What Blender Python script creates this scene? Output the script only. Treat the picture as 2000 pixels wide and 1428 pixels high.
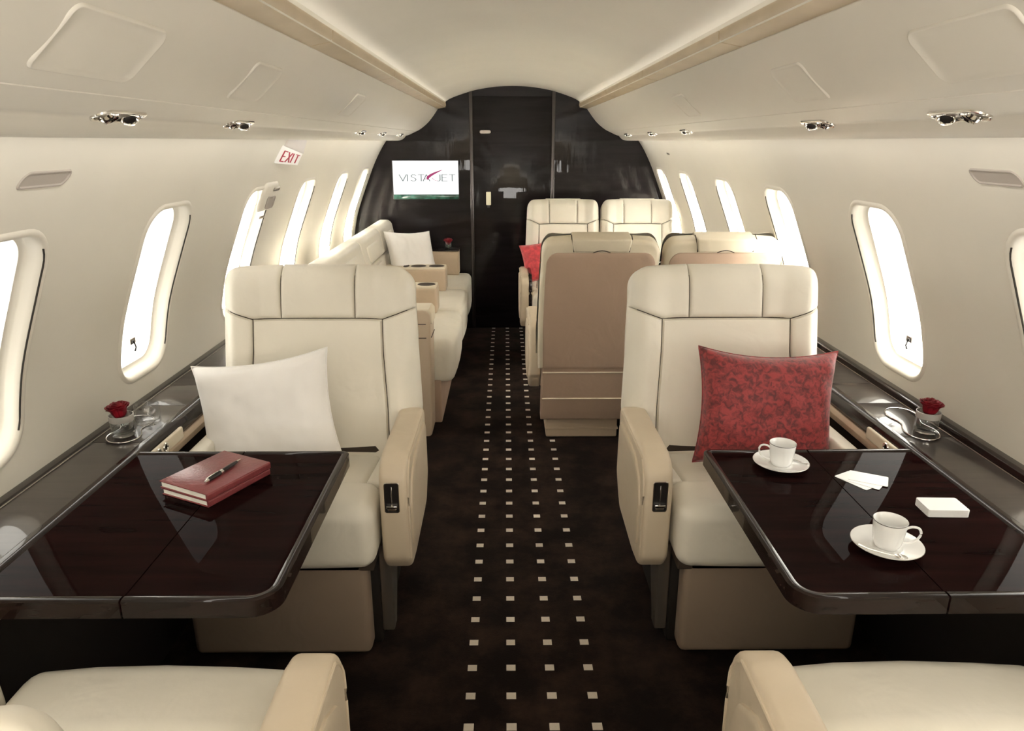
import bpy, bmesh, math, random
from mathutils import Vector, Matrix, noise
from mathutils.geometry import delaunay_2d_cdt
PI = math.pi
random.seed(7)
sc = bpy.context.scene
for o in list(bpy.data.objects): bpy.data.objects.remove(o, do_unlink=True)
COL = sc.collection
def rad(a): return math.radians(a)

# ------------------------------------------------------------------ camera, world, lights, exposure
cam_d = bpy.data.cameras.new('camera'); cam = bpy.data.objects.new('camera', cam_d); COL.objects.link(cam)
cam.location = (-.055, 0, 1.455); cam.rotation_euler = (rad(90-17.335), 0, -rad(.508))
cam_d.sensor_width = 36; cam_d.lens = 25.2; cam_d.clip_start = .02
sc.camera = cam
w = bpy.data.worlds.new('world'); sc.world = w; w.use_nodes = True
w.node_tree.nodes['Background'].inputs[0].default_value = (.8, .9, 1, 1)
w.node_tree.nodes['Background'].inputs[1].default_value = .3
sc.view_settings.view_transform = 'Standard'; sc.view_settings.look = 'None'
sc.view_settings.gamma = 1; sc.view_settings.use_curve_mapping = False
sc.view_settings.exposure = 1.02
def area(name, loc, rot, sx, sy, power, col=(1, .95, .87)):
    l = bpy.data.lights.new(name, 'AREA'); l.shape = 'RECTANGLE'; l.size = sx; l.size_y = sy
    l.energy = power; l.color = col
    o = bpy.data.objects.new(name, l); COL.objects.link(o); o.location = loc; o.rotation_euler = rot
    return o
# added fill light, unseen behind the camera and aimed up, cove lamps along the ceiling,
# wash lamps under the bins and the daylight outside the window blinds
area('rear_fill_light', (0, -1.0, 1.0), (rad(160), 0, 0), 1.6, .9, 27, (1, .965, .92))
for s in (-1, 1):
    area('wall_wash_lamp', (s*.895, 2.75, 1.461), (0, rad(-16*s), 0), .05, 5.7, 3.6)
    area('cove_lamp', (s*.488, 2.0, 1.722), (0, rad(180-24*s), 0), .015, 7.3, .3)
    area('outside_daylight', (s*1.55, 1.2, .85), (0, rad(100*s), 0), .35, 2.9, 52 if s > 0 else 24, (1, .98, .94))
    area('outside_daylight', (s*1.55, 4.35, .85), (0, rad(100*s), 0), .35, 3.3, 185 if s > 0 else 150, (1, .98, .94))

# ------------------------------------------------------------------ helpers
def tag(o, label=None, cat=None, group=None, kind=None):
    if label: o['label'] = label
    if cat: o['category'] = cat
    if group: o['group'] = group
    if kind: o['kind'] = kind
    return o
def empty(name, loc, label=None, cat=None, group=None, rz=0):
    o = bpy.data.objects.new(name, None); COL.objects.link(o); o.location = loc
    o.rotation_euler = (0, 0, rz); o.empty_display_size = .05
    return tag(o, label, cat, group)
def link(name, me, mat, parent=None, smooth=True, ang=38):
    if smooth:
        me.polygons.foreach_set('use_smooth', [True]*len(me.polygons))
        try: me.set_sharp_from_angle(angle=rad(ang))
        except Exception: pass
    if mat is not None:
        for m in (mat if isinstance(mat, (list, tuple)) else [mat]): me.materials.append(m)
    o = bpy.data.objects.new(name, me); COL.objects.link(o)
    if parent: o.parent = parent
    return o
def obj(name, bm, mat, parent=None, smooth=True, ang=38, fixn=True):
    if fixn: bmesh.ops.recalc_face_normals(bm, faces=bm.faces[:])
    me = bpy.data.meshes.new(name); bm.to_mesh(me); bm.free()
    return link(name, me, mat, parent, smooth, ang)
def merge(bm, b2, M=None):
    if M is not None: bmesh.ops.transform(b2, matrix=M, verts=b2.verts[:])
    me = bpy.data.meshes.new('tmp'); b2.to_mesh(me); b2.free(); bm.from_mesh(me); bpy.data.meshes.remove(me)
def rbox(bm, x0, x1, y0, y1, z0, z1, r=.01, seg=3, M=None, fn=None, cuts=0):
    b = bmesh.new(); bmesh.ops.create_cube(b, size=1)
    for v in b.verts:
        v.co = Vector(((x0+x1)/2+v.co.x*(x1-x0), (y0+y1)/2+v.co.y*(y1-y0), (z0+z1)/2+v.co.z*(z1-z0)))
    if cuts: bmesh.ops.subdivide_edges(b, edges=b.edges[:], cuts=cuts, use_grid_fill=True)
    if r > 0:
        es = [e for e in b.edges if len(e.link_faces) == 2 and e.calc_face_angle() > .5]
        bmesh.ops.bevel(b, geom=es, offset=r, segments=seg, affect='EDGES', profile=.5)
    if fn:
        for v in b.verts: v.co = Vector(fn(v.co.x, v.co.y, v.co.z))
    merge(bm, b, M)
def prism(bm, pts, a0, a1, axis='x', r=.01, seg=3, M=None):
    """pts: 2D outline; axis x -> pts are (y,z); y -> (x,z); z -> (x,y)"""
    b = bmesh.new()
    def P(p, a): return (a, p[0], p[1]) if axis == 'x' else ((p[0], a, p[1]) if axis == 'y' else (p[0], p[1], a))
    v0 = [b.verts.new(P(p, a0)) for p in pts]; v1 = [b.verts.new(P(p, a1)) for p in pts]
    n = len(pts); f0 = b.faces.new(v0); f1 = b.faces.new(v1[::-1])
    for i in range(n): b.faces.new((v0[i], v1[i], v1[(i+1) % n], v0[(i+1) % n]))
    bmesh.ops.recalc_face_normals(b, faces=b.faces[:])
    if r > 0:
        es = list({e for f in (f0, f1) for e in f.edges})
        bmesh.ops.bevel(b, geom=es, offset=r, segments=seg, affect='EDGES', profile=.5, clamp_overlap=True)
    merge(bm, b, M)
def lathe(bm, prof, seg=32, M=None, close=False):
    b = bmesh.new(); rings = []
    for (r, z) in prof:
        if r < 1e-6: rings.append([b.verts.new((0, 0, z))])
        else: rings.append([b.verts.new((r*math.cos(2*PI*i/seg), r*math.sin(2*PI*i/seg), z)) for i in range(seg)])
    for A, B in zip(rings, rings[1:]):
        for i in range(seg):
            j = (i+1) % seg
            if len(A) == 1 and len(B) == 1: continue
            if len(A) == 1: b.faces.new((A[0], B[j], B[i]))
            elif len(B) == 1: b.faces.new((A[i], A[j], B[0]))
            else: b.faces.new((A[i], A[j], B[j], B[i]))
    merge(bm, b, M)
def tube(bm, pts, r, seg=10, closed=False):
    pts = [Vector(p) for p in pts]; n = len(pts); b = bmesh.new(); rings = []
    rr = r if isinstance(r, (list, tuple)) else [r]*n
    up = Vector((0, 0, 1))
    for i, p in enumerate(pts):
        if closed: d = pts[(i+1) % n]-pts[i-1]
        else: d = pts[min(i+1, n-1)]-pts[max(i-1, 0)]
        d.normalize(); a = d.cross(up)
        if a.length < 1e-3: a = d.cross(Vector((1, 0, 0)))
        a.normalize(); c = a.cross(d)
        rings.append([b.verts.new(p+a*rr[i]*math.cos(2*PI*k/seg)+c*rr[i]*math.sin(2*PI*k/seg)) for k in range(seg)])
    m = n if closed else n-1
    for i in range(m):
        A, B = rings[i], rings[(i+1) % n]
        for k in range(seg): b.faces.new((A[k], A[(k+1) % seg], B[(k+1) % seg], B[k]))
    if not closed: b.faces.new(rings[0][::-1]); b.faces.new(rings[-1])
    merge(bm, b)
def rounded(pts, radii, seg=6):
    """round the corners of a 2D polygon"""
    out = []; n = len(pts)
    for i in range(n):
        p = Vector(pts[i]); a = Vector(pts[i-1]); c = Vector(pts[(i+1) % n]); r = radii[i] if isinstance(radii, (list, tuple)) else radii
        if r <= 0: out.append(tuple(p)); continue
        u = (a-p).normalized(); v = (c-p).normalized()
        ang = u.angle(v); t = min(r/math.tan(ang/2), (a-p).length*.48, (c-p).length*.48)
        p0 = p+u*t; p1 = p+v*t
        rr = t*math.tan(ang/2); cen = p+(u+v).normalized()*(rr/math.sin(ang/2))
        a0 = math.atan2(p0.y-cen.y, p0.x-cen.x); a1 = math.atan2(p1.y-cen.y, p1.x-cen.x)
        d = a1-a0
        while d > PI: d -= 2*PI
        while d < -PI: d += 2*PI
        for k in range(seg+1):
            t2 = a0+d*k/seg; out.append((cen.x+rr*math.cos(t2), cen.y+rr*math.sin(t2)))
    return out
def rrect(cx, cy, w, h, r, seg=6):
    return rounded([(cx-w/2, cy-h/2), (cx+w/2, cy-h/2), (cx+w/2, cy+h/2), (cx-w/2, cy+h/2)], r, seg)
def area2(p): return sum(p[i-1][0]*p[i][1]-p[i][0]*p[i-1][1] for i in range(len(p)))/2
def offs(path, d, closed=True):
    """offset a polyline: positive d = outward for a counter-clockwise closed path (to the right of travel)"""
    n = len(path); out = []
    for i in range(n):
        p = Vector(path[i]); a = Vector(path[i-1]) if (closed or i > 0) else None
        c = Vector(path[(i+1) % n]) if (closed or i < n-1) else None
        ns = []
        for u, v in ((a, p), (p, c)):
            if u is None or v is None: continue
            e = v-u
            if e.length > 1e-7: e.normalize(); ns.append(Vector((e.y, -e.x)))
        m = sum(ns, Vector((0, 0)))
        m.normalize(); k = 1/max(.4, m.dot(ns[0])); out.append((p.x+m.x*d*k, p.y+m.y*d*k))
    return out
def sweep(bm, path, sec, closed=True, mapf=None, caps=True, closed_sec=False):
    """sec: list of (outward offset, z); path in xy"""
    b = bmesh.new(); cols = []
    for (d, z) in sec:
        q = offs(path, d, closed)
        cols.append([b.verts.new(mapf(x, y, z) if mapf else (x, y, z)) for x, y in q])
    n = len(path); m = n if closed else n-1
    S = len(cols) if closed_sec else len(cols)-1
    for k in range(S):
        A, B = cols[k], cols[(k+1) % len(cols)]
        for i in range(m): b.faces.new((A[i], A[(i+1) % n], B[(i+1) % n], B[i]))
    if not closed and caps:
        b.faces.new([c[0] for c in cols]); b.faces.new([c[-1] for c in cols][::-1])
    merge(bm, b)
    return
def patch(bm, mapf, outline, prof, nfill=4, cen=None):
    """a raised/sunk patch on a surface: prof = [(outward offset, height)...] then filled by shrinking rings. mapf(x,y,h)"""
    b = bmesh.new(); rings = []; n = len(outline)
    last = outline
    for d, h in prof:
        q = offs(outline, d); rings.append([b.verts.new(mapf(x, y, h)) for x, y in q]); last = q; hl = h
    if nfill:
        cx = sum(p[0] for p in last)/n if cen is None else cen[0]; cy = sum(p[1] for p in last)/n if cen is None else cen[1]
        for k in range(1, nfill):
            t = 1-k/nfill; rings.append([b.verts.new(mapf(cx+(x-cx)*t, cy+(y-cy)*t, hl)) for x, y in last])
        c = b.verts.new(mapf(cx, cy, hl))
    for A, B in zip(rings, rings[1:]):
        for i in range(n): b.faces.new((A[i], A[(i+1) % n], B[(i+1) % n], B[i]))
    if nfill:
        A = rings[-1]
        for i in range(n): b.faces.new((A[i], A[(i+1) % n], c))
    merge(bm, b)
def lerp(a, b, t): return a+(b-a)*t
def pl(pts, t):
    """point on polyline by parameter 0..1 (arc length)"""
    L = [0]
    for p, q in zip(pts, pts[1:]): L.append(L[-1]+math.dist(p, q))
    s = t*L[-1]
    for i in range(len(pts)-1):
        if s <= L[i+1]+1e-9:
            u = (s-L[i])/max(1e-9, L[i+1]-L[i]); return tuple(lerp(a, c, u) for a, c in zip(pts[i], pts[i+1]))
    return pts[-1]
def coons(bm, bot, top, left, right, mapf, H, N=18, edge=.012, dip=-.006, size=(.2, .2)):
    """leather pad: four boundary polylines in 2D; puffed height H with edges diving to dip"""
    b = bmesh.new(); g = []
    us = sorted({round(x, 5) for x in [0, .012, .03, .06, .1]+[i/N for i in range(2, N-1)]+[.9, .94, .97, .988, 1]})
    P = lambda c, t: Vector(pl(c, t))
    for v in us:
        row = []
        for u in us:
            p = (1-v)*P(bot, u)+v*P(top, u)+(1-u)*P(left, v)+u*P(right, v) \
                - ((1-u)*(1-v)*P(bot, 0)+u*(1-v)*P(bot, 1)+(1-u)*v*P(top, 0)+u*v*P(top, 1))
            du = min(u, 1-u)*size[0]; dv = min(v, 1-v)*size[1]
            def e(d):
                t = min(1, d/edge); return math.sqrt(max(0, 1-(1-t)**2))
            dome = .72+.28*(1-(2*u-1)**2)*(1-(2*v-1)**2)
            h = dip+(H-dip)*e(du)*e(dv)*dome
            row.append(b.verts.new(mapf(p.x, p.y, h)))
        g.append(row)
    for i in range(len(g)-1):
        for j in range(len(us)-1): b.faces.new((g[i][j], g[i][j+1], g[i+1][j+1], g[i+1][j]))
    merge(bm, b)
def interp(tab, x):
    if x <= tab[0][0]: return tab[0][1]
    for (a, b), (c, d) in zip(tab, tab[1:]):
        if x <= c: return b+(d-b)*(x-a)/(c-a)
    return tab[-1][1]

# ------------------------------------------------------------------ materials
def mat(name, col, rough=.5, metal=0, coat=0, bump=None, trans=0, ior=1.45, emit=None, es=0, var=0, vscale=6, sheen=0, spec=.5):
    m = bpy.data.materials.new(name); m.use_nodes = True; nt = m.node_tree; b = nt.nodes['Principled BSDF']
    b.inputs['Base Color'].default_value = (*col, 1); b.inputs['Roughness'].default_value = rough
    b.inputs['Metallic'].default_value = metal; b.inputs['Coat Weight'].default_value = coat; b.inputs['Coat Roughness'].default_value = .04
    b.inputs['Transmission Weight'].default_value = trans; b.inputs['IOR'].default_value = ior
    b.inputs['Specular IOR Level'].default_value = spec
    if sheen: b.inputs['Sheen Weight'].default_value = sheen
    if emit: b.inputs['Emission Color'].default_value = (*emit, 1); b.inputs['Emission Strength'].default_value = es
    tc = nt.nodes.new('ShaderNodeTexCoord')
    if var:
        n = nt.nodes.new('ShaderNodeTexNoise'); n.inputs['Scale'].default_value = vscale; n.inputs['Detail'].default_value = 4
        nt.links.new(tc.outputs['Object'], n.inputs['Vector'])
        r = nt.nodes.new('ShaderNodeValToRGB'); r.color_ramp.elements[0].position = .35; r.color_ramp.elements[1].position = .68
        r.color_ramp.elements[0].color = (*[c*(1-var) for c in col], 1); r.color_ramp.elements[1].color = (*[min(1, c*(1+var)) for c in col], 1)
        nt.links.new(n.outputs['Fac'], r.inputs['Fac']); nt.links.new(r.outputs['Color'], b.inputs['Base Color'])
    if bump:
        sc_, st, kind = bump
        if kind == 'v': n = nt.nodes.new('ShaderNodeTexVoronoi'); out = 'Distance'
        else: n = nt.nodes.new('ShaderNodeTexNoise'); n.inputs['Detail'].default_value = 5; out = 'Fac'
        n.inputs['Scale'].default_value = sc_; nt.links.new(tc.outputs['Object'], n.inputs['Vector'])
        bp = nt.nodes.new('ShaderNodeBump'); bp.inputs['Strength'].default_value = st; bp.inputs['Distance'].default_value = .002
        nt.links.new(n.outputs[out], bp.inputs['Height']); nt.links.new(bp.outputs['Normal'], b.inputs['Normal'])
        if 'leather' in name and 'red' not in name:
            n2 = nt.nodes.new('ShaderNodeTexNoise'); n2.inputs['Scale'].default_value = 7; n2.inputs['Detail'].default_value = 2; n2.inputs['Distortion'].default_value = 1.6
            b2 = nt.nodes.new('ShaderNodeBump'); b2.inputs['Strength'].default_value = .28; b2.inputs['Distance'].default_value = .012
            nt.links.new(tc.outputs['Object'], n2.inputs['Vector']); nt.links.new(n2.outputs['Fac'], b2.inputs['Height']); nt.links.new(b2.outputs['Normal'], bp.inputs['Normal'])
    return m
M_wall = mat('wall_vinyl', (.71, .675, .595), .55, var=.02, vscale=3)
M_ceil = mat('ceiling_vinyl', (.71, .67, .58), .5, var=.03, vscale=2)
M_bin = mat('bin_lacquer', (.70, .66, .58), .42, var=.015, vscale=3)
M_strip = mat('cove_shaded_tan', (.50, .40, .27), .4, var=.06, vscale=8)  # tan gold paints in shading and warm light on the cove strips
M_cream = mat('cream_leather', (.80, .755, .655), .42, bump=(55, .25, 'n'), var=.03, vscale=5)
M_cream2 = mat('cream_leather_dark', (.70, .62, .48), .42, bump=(55, .25, 'n'), var=.03, vscale=5)
M_tan = mat('tan_leather', (.56, .44, .32), .45, bump=(60, .25, 'n'), var=.03, vscale=5)
M_tan2 = mat('taupe_leather', (.46, .33, .245), .5, bump=(60, .2, 'n'), var=.03, vscale=4)
M_arm = mat('tan_arm_leather', (.63, .53, .40), .42, bump=(60, .25, 'n'), var=.03, vscale=5)
M_skirt = mat('taupe_skirt_leather_shaded', (.29, .22, .165), .5, bump=(60, .2, 'n'), var=.03, vscale=4)  # taupe darkened to carry the shade low on the seat fronts
M_seam = mat('dark_seam', (.05, .035, .025), .8)
M_white = mat('white_satin', (.90, .875, .85), .5, sheen=.3, bump=(14, .5, 'n'), var=.02)
M_chrome = mat('chrome', (.75, .73, .70), .12, 1)
M_steel = mat('brushed_steel', (.42, .38, .34), .32, .9)
M_black = mat('black_plastic', (.015, .013, .012), .3)
M_line = mat('thin_dark_gap', (.03, .025, .02), .9)
M_porc = mat('porcelain', (.86, .86, .85), .12, coat=.5)
M_paper = mat('paper', (.88, .85, .76), .8, var=.05, vscale=40)
M_card = mat('card_white', (.88, .88, .88), .35)
M_redbook = mat('red_leather', (.21, .045, .048), .28, bump=(120, .4, 'n'), var=.12, vscale=30)
M_rose = mat('rose_petal', (.22, .004, .012), .45, var=.35, vscale=30)
M_plate = mat('vent_grey', (.38, .34, .30), .6)
M_red = mat('sign_red', (.45, .02, .05), .5)
M_sign = mat('sign_white', (.80, .78, .74), .4, emit=(1, .97, .92), es=.12)
M_screen = mat('screen_lit', (.1, .1, .1), .3, emit=(1, 1, 1), es=.55)
M_ink = mat('screen_letters', (.02, .02, .02), .5, emit=(.17, .23, .23), es=.4)
M_mag = mat('screen_magenta', (.02, .0, .01), .5, emit=(.33, .02, .12), es=.55)
M_teal = mat('green_glass', (.03, .12, .09), .1, coat=1, var=.5, vscale=25)
M_latch = mat('lit_ivory_metal', (.62, .58, .44), .3, emit=(.9, .8, .5), es=.15)  # weak emission makes the latch look lit

def glass(name, col=(1, 1, 1)):
    m = bpy.data.materials.new(name); m.use_nodes = True; nt = m.node_tree; nt.nodes.remove(nt.nodes['Principled BSDF'])
    t = nt.nodes.new('ShaderNodeBsdfTransparent'); t.inputs[0].default_value = (*[c*.91 for c in col], 1)
    g = nt.nodes.new('ShaderNodeBsdfGlossy'); g.inputs['Roughness'].default_value = .02
    f = nt.nodes.new('ShaderNodeFresnel'); mx = nt.nodes.new('ShaderNodeMixShader')
    ge = nt.nodes.new('ShaderNodeNewGeometry'); mm = nt.nodes.new('ShaderNodeMath'); mm.operation = 'MULTIPLY_ADD'
    mm.inputs[1].default_value = -1.3; mm.inputs[2].default_value = 1.85
    nt.links.new(ge.outputs['Backfacing'], mm.inputs[0]); nt.links.new(mm.outputs[0], f.inputs[0])
    nt.links.new(f.outputs[0], mx.inputs[0]); nt.links.new(t.outputs[0], mx.inputs[1]); nt.links.new(g.outputs[0], mx.inputs[2])
    nt.links.new(mx.outputs[0], nt.nodes['Material Output'].inputs[0]); return m
M_glass = glass('clear_glass')
M_water = glass('water', (.93, .95, .94))
M_frost = mat('frosted_glass', (.75, .72, .68), .4, trans=.5)
# window shades: light daylight coming through a pleated blind
def shade_mat():
    m = bpy.data.materials.new('translucent_window_blind'); m.use_nodes = True; nt = m.node_tree; b = nt.nodes['Principled BSDF']
    b.inputs['Base Color'].default_value = (.85, .83, .77, 1); b.inputs['Roughness'].default_value = .5
    t = nt.nodes.new('ShaderNodeBsdfTranslucent'); t.inputs[0].default_value = (.92, .90, .84, 1)
    mx = nt.nodes.new('ShaderNodeMixShader'); mx.inputs[0].default_value = .5
    nt.links.new(b.outputs[0], mx.inputs[1]); nt.links.new(t.outputs[0], mx.inputs[2]); nt.links.new(mx.outputs[0], nt.nodes['Material Output'].inputs[0])
    return m
M_shade = shade_mat()
# espresso wood with a lacquer coat
def wood(name, c0, c1, rot=.5, coat=1.0, scale=3, rough=.25, sp=.3):
    m = bpy.data.materials.new(name); m.use_nodes = True; nt = m.node_tree; b = nt.nodes['Principled BSDF']
    tc = nt.nodes.new('ShaderNodeTexCoord'); mp = nt.nodes.new('ShaderNodeMapping')
    mp.inputs['Rotation'].default_value = (0, 0, rot); mp.inputs['Scale'].default_value = (1.2, 12, 12)
    n = nt.nodes.new('ShaderNodeTexNoise'); n.inputs['Scale'].default_value = scale; n.inputs['Detail'].default_value = 6; n.inputs['Distortion'].default_value = .6
    r = nt.nodes.new('ShaderNodeValToRGB'); r.color_ramp.elements[0].color = (*c0, 1); r.color_ramp.elements[1].color = (*c1, 1)
    r.color_ramp.elements[0].position = .35; r.color_ramp.elements[1].position = .75
    nt.links.new(tc.outputs['Object'], mp.inputs['Vector']); nt.links.new(mp.outputs['Vector'], n.inputs['Vector'])
    nt.links.new(n.outputs['Fac'], r.inputs['Fac']); nt.links.new(r.outputs['Color'], b.inputs['Base Color'])
    b.inputs['Roughness'].default_value = rough; b.inputs['Coat Weight'].default_value = coat; b.inputs['Coat Roughness'].default_value = .01
    b.inputs['Specular IOR Level'].default_value = sp
    return m
def wavy(m):
    nt = m.node_tree; b = nt.nodes['Principled BSDF']; tc = nt.nodes.new('ShaderNodeTexCoord'); mp = nt.nodes.new('ShaderNodeMapping')
    mp.inputs['Scale'].default_value = (9, 9, .5); n = nt.nodes.new('ShaderNodeTexNoise'); n.inputs['Scale'].default_value = 2.2; n.inputs['Detail'].default_value = 3
    bp = nt.nodes.new('ShaderNodeBump'); bp.inputs['Strength'].default_value = .10; bp.inputs['Distance'].default_value = .01
    nt.links.new(tc.outputs['Object'], mp.inputs['Vector']); nt.links.new(mp.outputs['Vector'], n.inputs['Vector'])
    nt.links.new(n.outputs['Fac'], bp.inputs['Height']); nt.links.new(bp.outputs['Normal'], b.inputs['Coat Normal'])
M_wood = wood('espresso_table_wood', (.006, .0022, .0022), (.018, .006, .0055), coat=.10, sp=.0)
M_rim = wood('espresso_moulding', (.010, .006, .005), (.022, .012, .010), rough=.2, coat=.4, sp=.1)
M_ledge = wood('espresso_ledge', (.030, .024, .021), (.050, .040, .034), rough=.3, coat=.55, sp=.15)
M_bulk = wood('bulkhead_lacquer', (.006, .0045, .0052), (.014, .010, .0115), rot=PI/2, scale=2, rough=.3, sp=.05, coat=.55)
wavy(M_bulk)
M_post = mat('dark_metal_post', (.10, .09, .09), .22, .8)
M_dark = mat('dark_panel', (.012, .009, .007), .6)
# carpet with four columns of pale squares
def carpet():
    m = bpy.data.materials.new('dark_carpet_with_squares'); m.use_nodes = True; nt = m.node_tree; b = nt.nodes['Principled BSDF']
    N = nt.nodes.new; L = nt.links.new
    tc = N('ShaderNodeTexCoord'); sp = N('ShaderNodeSeparateXYZ'); L(tc.outputs['Object'], sp.inputs[0])
    def mth(op, a, c=None, d=None):
        n = N('ShaderNodeMath'); n.operation = op
        for i, x in enumerate((a, c, d)):
            if x is None: continue
            if isinstance(x, (int, float)): n.inputs[i].default_value = x
            else: L(x, n.inputs[i])
        return n.outputs[0]
    P = .1118; PY = .11014
    u = mth('DIVIDE', mth('SUBTRACT', sp.outputs[0], -.1545-P/2), P)
    v = mth('DIVIDE', mth('SUBTRACT', sp.outputs[1], 1.5015-PY/2-PY*20), PY)
    fu = mth('ABSOLUTE', mth('SUBTRACT', mth('FRACT', u), .5)); fv = mth('ABSOLUTE', mth('SUBTRACT', mth('FRACT', v), .5))
    a = mth('LESS_THAN', fu, .118); c = mth('LESS_THAN', fv, .112)
    rng = mth('MULTIPLY', mth('GREATER_THAN', u, 0.0), mth('LESS_THAN', u, 4.0))
    k = mth('MULTIPLY', mth('MULTIPLY', a, c), rng)
    n1 = N('ShaderNodeTexNoise'); n1.inputs['Scale'].default_value = 5; n1.inputs['Detail'].default_value = 8; n1.inputs['Roughness'].default_value = .7
    L(tc.outputs['Object'], n1.inputs['Vector'])
    r = N('ShaderNodeValToRGB'); r.color_ramp.elements[0].color = (.0085, .0055, .0045, 1); r.color_ramp.elements[1].color = (.040, .023, .017, 1)
    r.color_ramp.elements[0].position = .42; r.color_ramp.elements[1].position = .75; L(n1.outputs['Fac'], r.inputs['Fac'])
    mx = N('ShaderNodeMix'); mx.data_type = 'RGBA'; L(k, mx.inputs[0]); L(r.outputs['Color'], mx.inputs[6]); mx.inputs[7].default_value = (.60, .54, .46, 1)
    L(mx.outputs[2], b.inputs['Base Color']); b.inputs['Roughness'].default_value = .95; b.inputs['Specular IOR Level'].default_value = .1
    n2 = N('ShaderNodeTexNoise'); n2.inputs['Scale'].default_value = 260; L(tc.outputs['Object'], n2.inputs['Vector'])
    bp = N('ShaderNodeBump'); bp.inputs['Strength'].default_value = .5; bp.inputs['Distance'].default_value = .003
    L(n2.outputs['Fac'], bp.inputs['Height']); L(bp.outputs['Normal'], b.inputs['Normal'])
    return m
M_carpet = carpet()
def velvet():
    m = bpy.data.materials.new('red_crushed_velvet'); m.use_nodes = True; nt = m.node_tree; b = nt.nodes['Principled BSDF']
    tc = nt.nodes.new('ShaderNodeTexCoord'); n = nt.nodes.new('ShaderNodeTexNoise')
    n.inputs['Scale'].default_value = 62; n.inputs['Detail'].default_value = 4; n.inputs['Distortion'].default_value = .9
    r = nt.nodes.new('ShaderNodeValToRGB'); e = r.color_ramp.elements; e[0].position = .36; e[0].color = (.11, .010, .012, 1); e[1].position = .60; e[1].color = (.33, .032, .034, 1)
    nt.links.new(tc.outputs['Object'], n.inputs['Vector']); nt.links.new(n.outputs['Fac'], r.inputs['Fac']); nt.links.new(r.outputs['Color'], b.inputs['Base Color'])
    b.inputs['Roughness'].default_value = .6; b.inputs['Sheen Weight'].default_value = .25
    bp = nt.nodes.new('ShaderNodeBump'); bp.inputs['Strength'].default_value = .35; bp.inputs['Distance'].default_value = .003
    nt.links.new(n.outputs['Fac'], bp.inputs['Height']); nt.links.new(bp.outputs['Normal'], b.inputs['Normal'])
    return m
M_velvet = velvet()

# ------------------------------------------------------------------ the shell
Y0, Y1 = -1.7, 5.70
WP = [(1.50, .925), (1.475, .948), (1.40, 1.0), (1.294, 1.057), (1.2, 1.098), (1.10, 1.139), (.99, 1.183), (.908, 1.21), (.79, 1.236), (.66, 1.248), (.45, 1.235), (.2, 1.16), (0, 1.07)]
# smooth resampling of the wall profile by arc length
def smooth_poly(P, n):
    out = []
    for i in range(n+1):
        t = i/n*(len(P)-1); k = min(int(t), len(P)-2); u = t-k
        p0 = P[max(k-1, 0)]; p1 = P[k]; p2 = P[k+1]; p3 = P[min(k+2, len(P)-1)]
        out.append(tuple(.5*((2*b)+(-a+c)*u+(2*a-5*b+4*c-d)*u*u+(-a+3*b-3*c+d)*u**3) for a, b, c, d in zip(p0, p1, p2, p3)))
    return out
WS = smooth_poly(WP, 120)
WL = [0]
for p, q in zip(WS, WS[1:]): WL.append(WL[-1]+math.dist(p, q))
def wall_s(z):
    for i in range(len(WS)-1):
        if WS[i][0] >= z >= WS[i+1][0]: return WL[i]+(WL[i+1]-WL[i])*(WS[i][0]-z)/(WS[i][0]-WS[i+1][0]+1e-12)
    return WL[-1]
def wall_pt(side, y, s, h=0):
    """h positive = into the cabin"""
    s = max(0, min(WL[-1], s)); i = 0
    while i < len(WL)-2 and WL[i+1] < s: i += 1
    u = (s-WL[i])/(WL[i+1]-WL[i]); z = lerp(WS[i][0], WS[i+1][0], u); x = lerp(WS[i][1], WS[i+1][1], u)
    j = max(0, i-3); k = min(len(WS)-1, i+4)
    dz = WS[k][0]-WS[j][0]; dx = WS[k][1]-WS[j][1]; L = math.hypot(dz, dx)
    nx, nz = dz/L, -dx/L     # toward the axis
    return Vector((side*(x+nx*h), y, z+nz*h))
WIN = [-.93, -.135, .66, 1.475, 2.255, 3.075, 3.85, 4.69, 5.415]
sT, sB = wall_s(1.262), wall_s(.736)
WW, WH, WR = .305, sB-sT, .085
def win_outline(yc, g=0):
    q = rrect(yc, (sT+sB)/2, WW+2*g, WH+2*g, WR+g, 8); out = []
    for a, c in zip(q, q[1:]+q[:1]):
        n = max(1, int(math.dist(a, c)/.022)); out += [(lerp(a[0], c[0], t/n), lerp(a[1], c[1], t/n)) for t in range(n)]
    return out
def inside(p, yc, g):
    x = abs(p[0]-yc)-(WW/2+g-WR-g); y = abs(p[1]-(sT+sB)/2)-(WH/2+g-WR-g)
    return (math.hypot(max(x, 0), max(y, 0))+min(max(x, y), 0)) < WR+g
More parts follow.
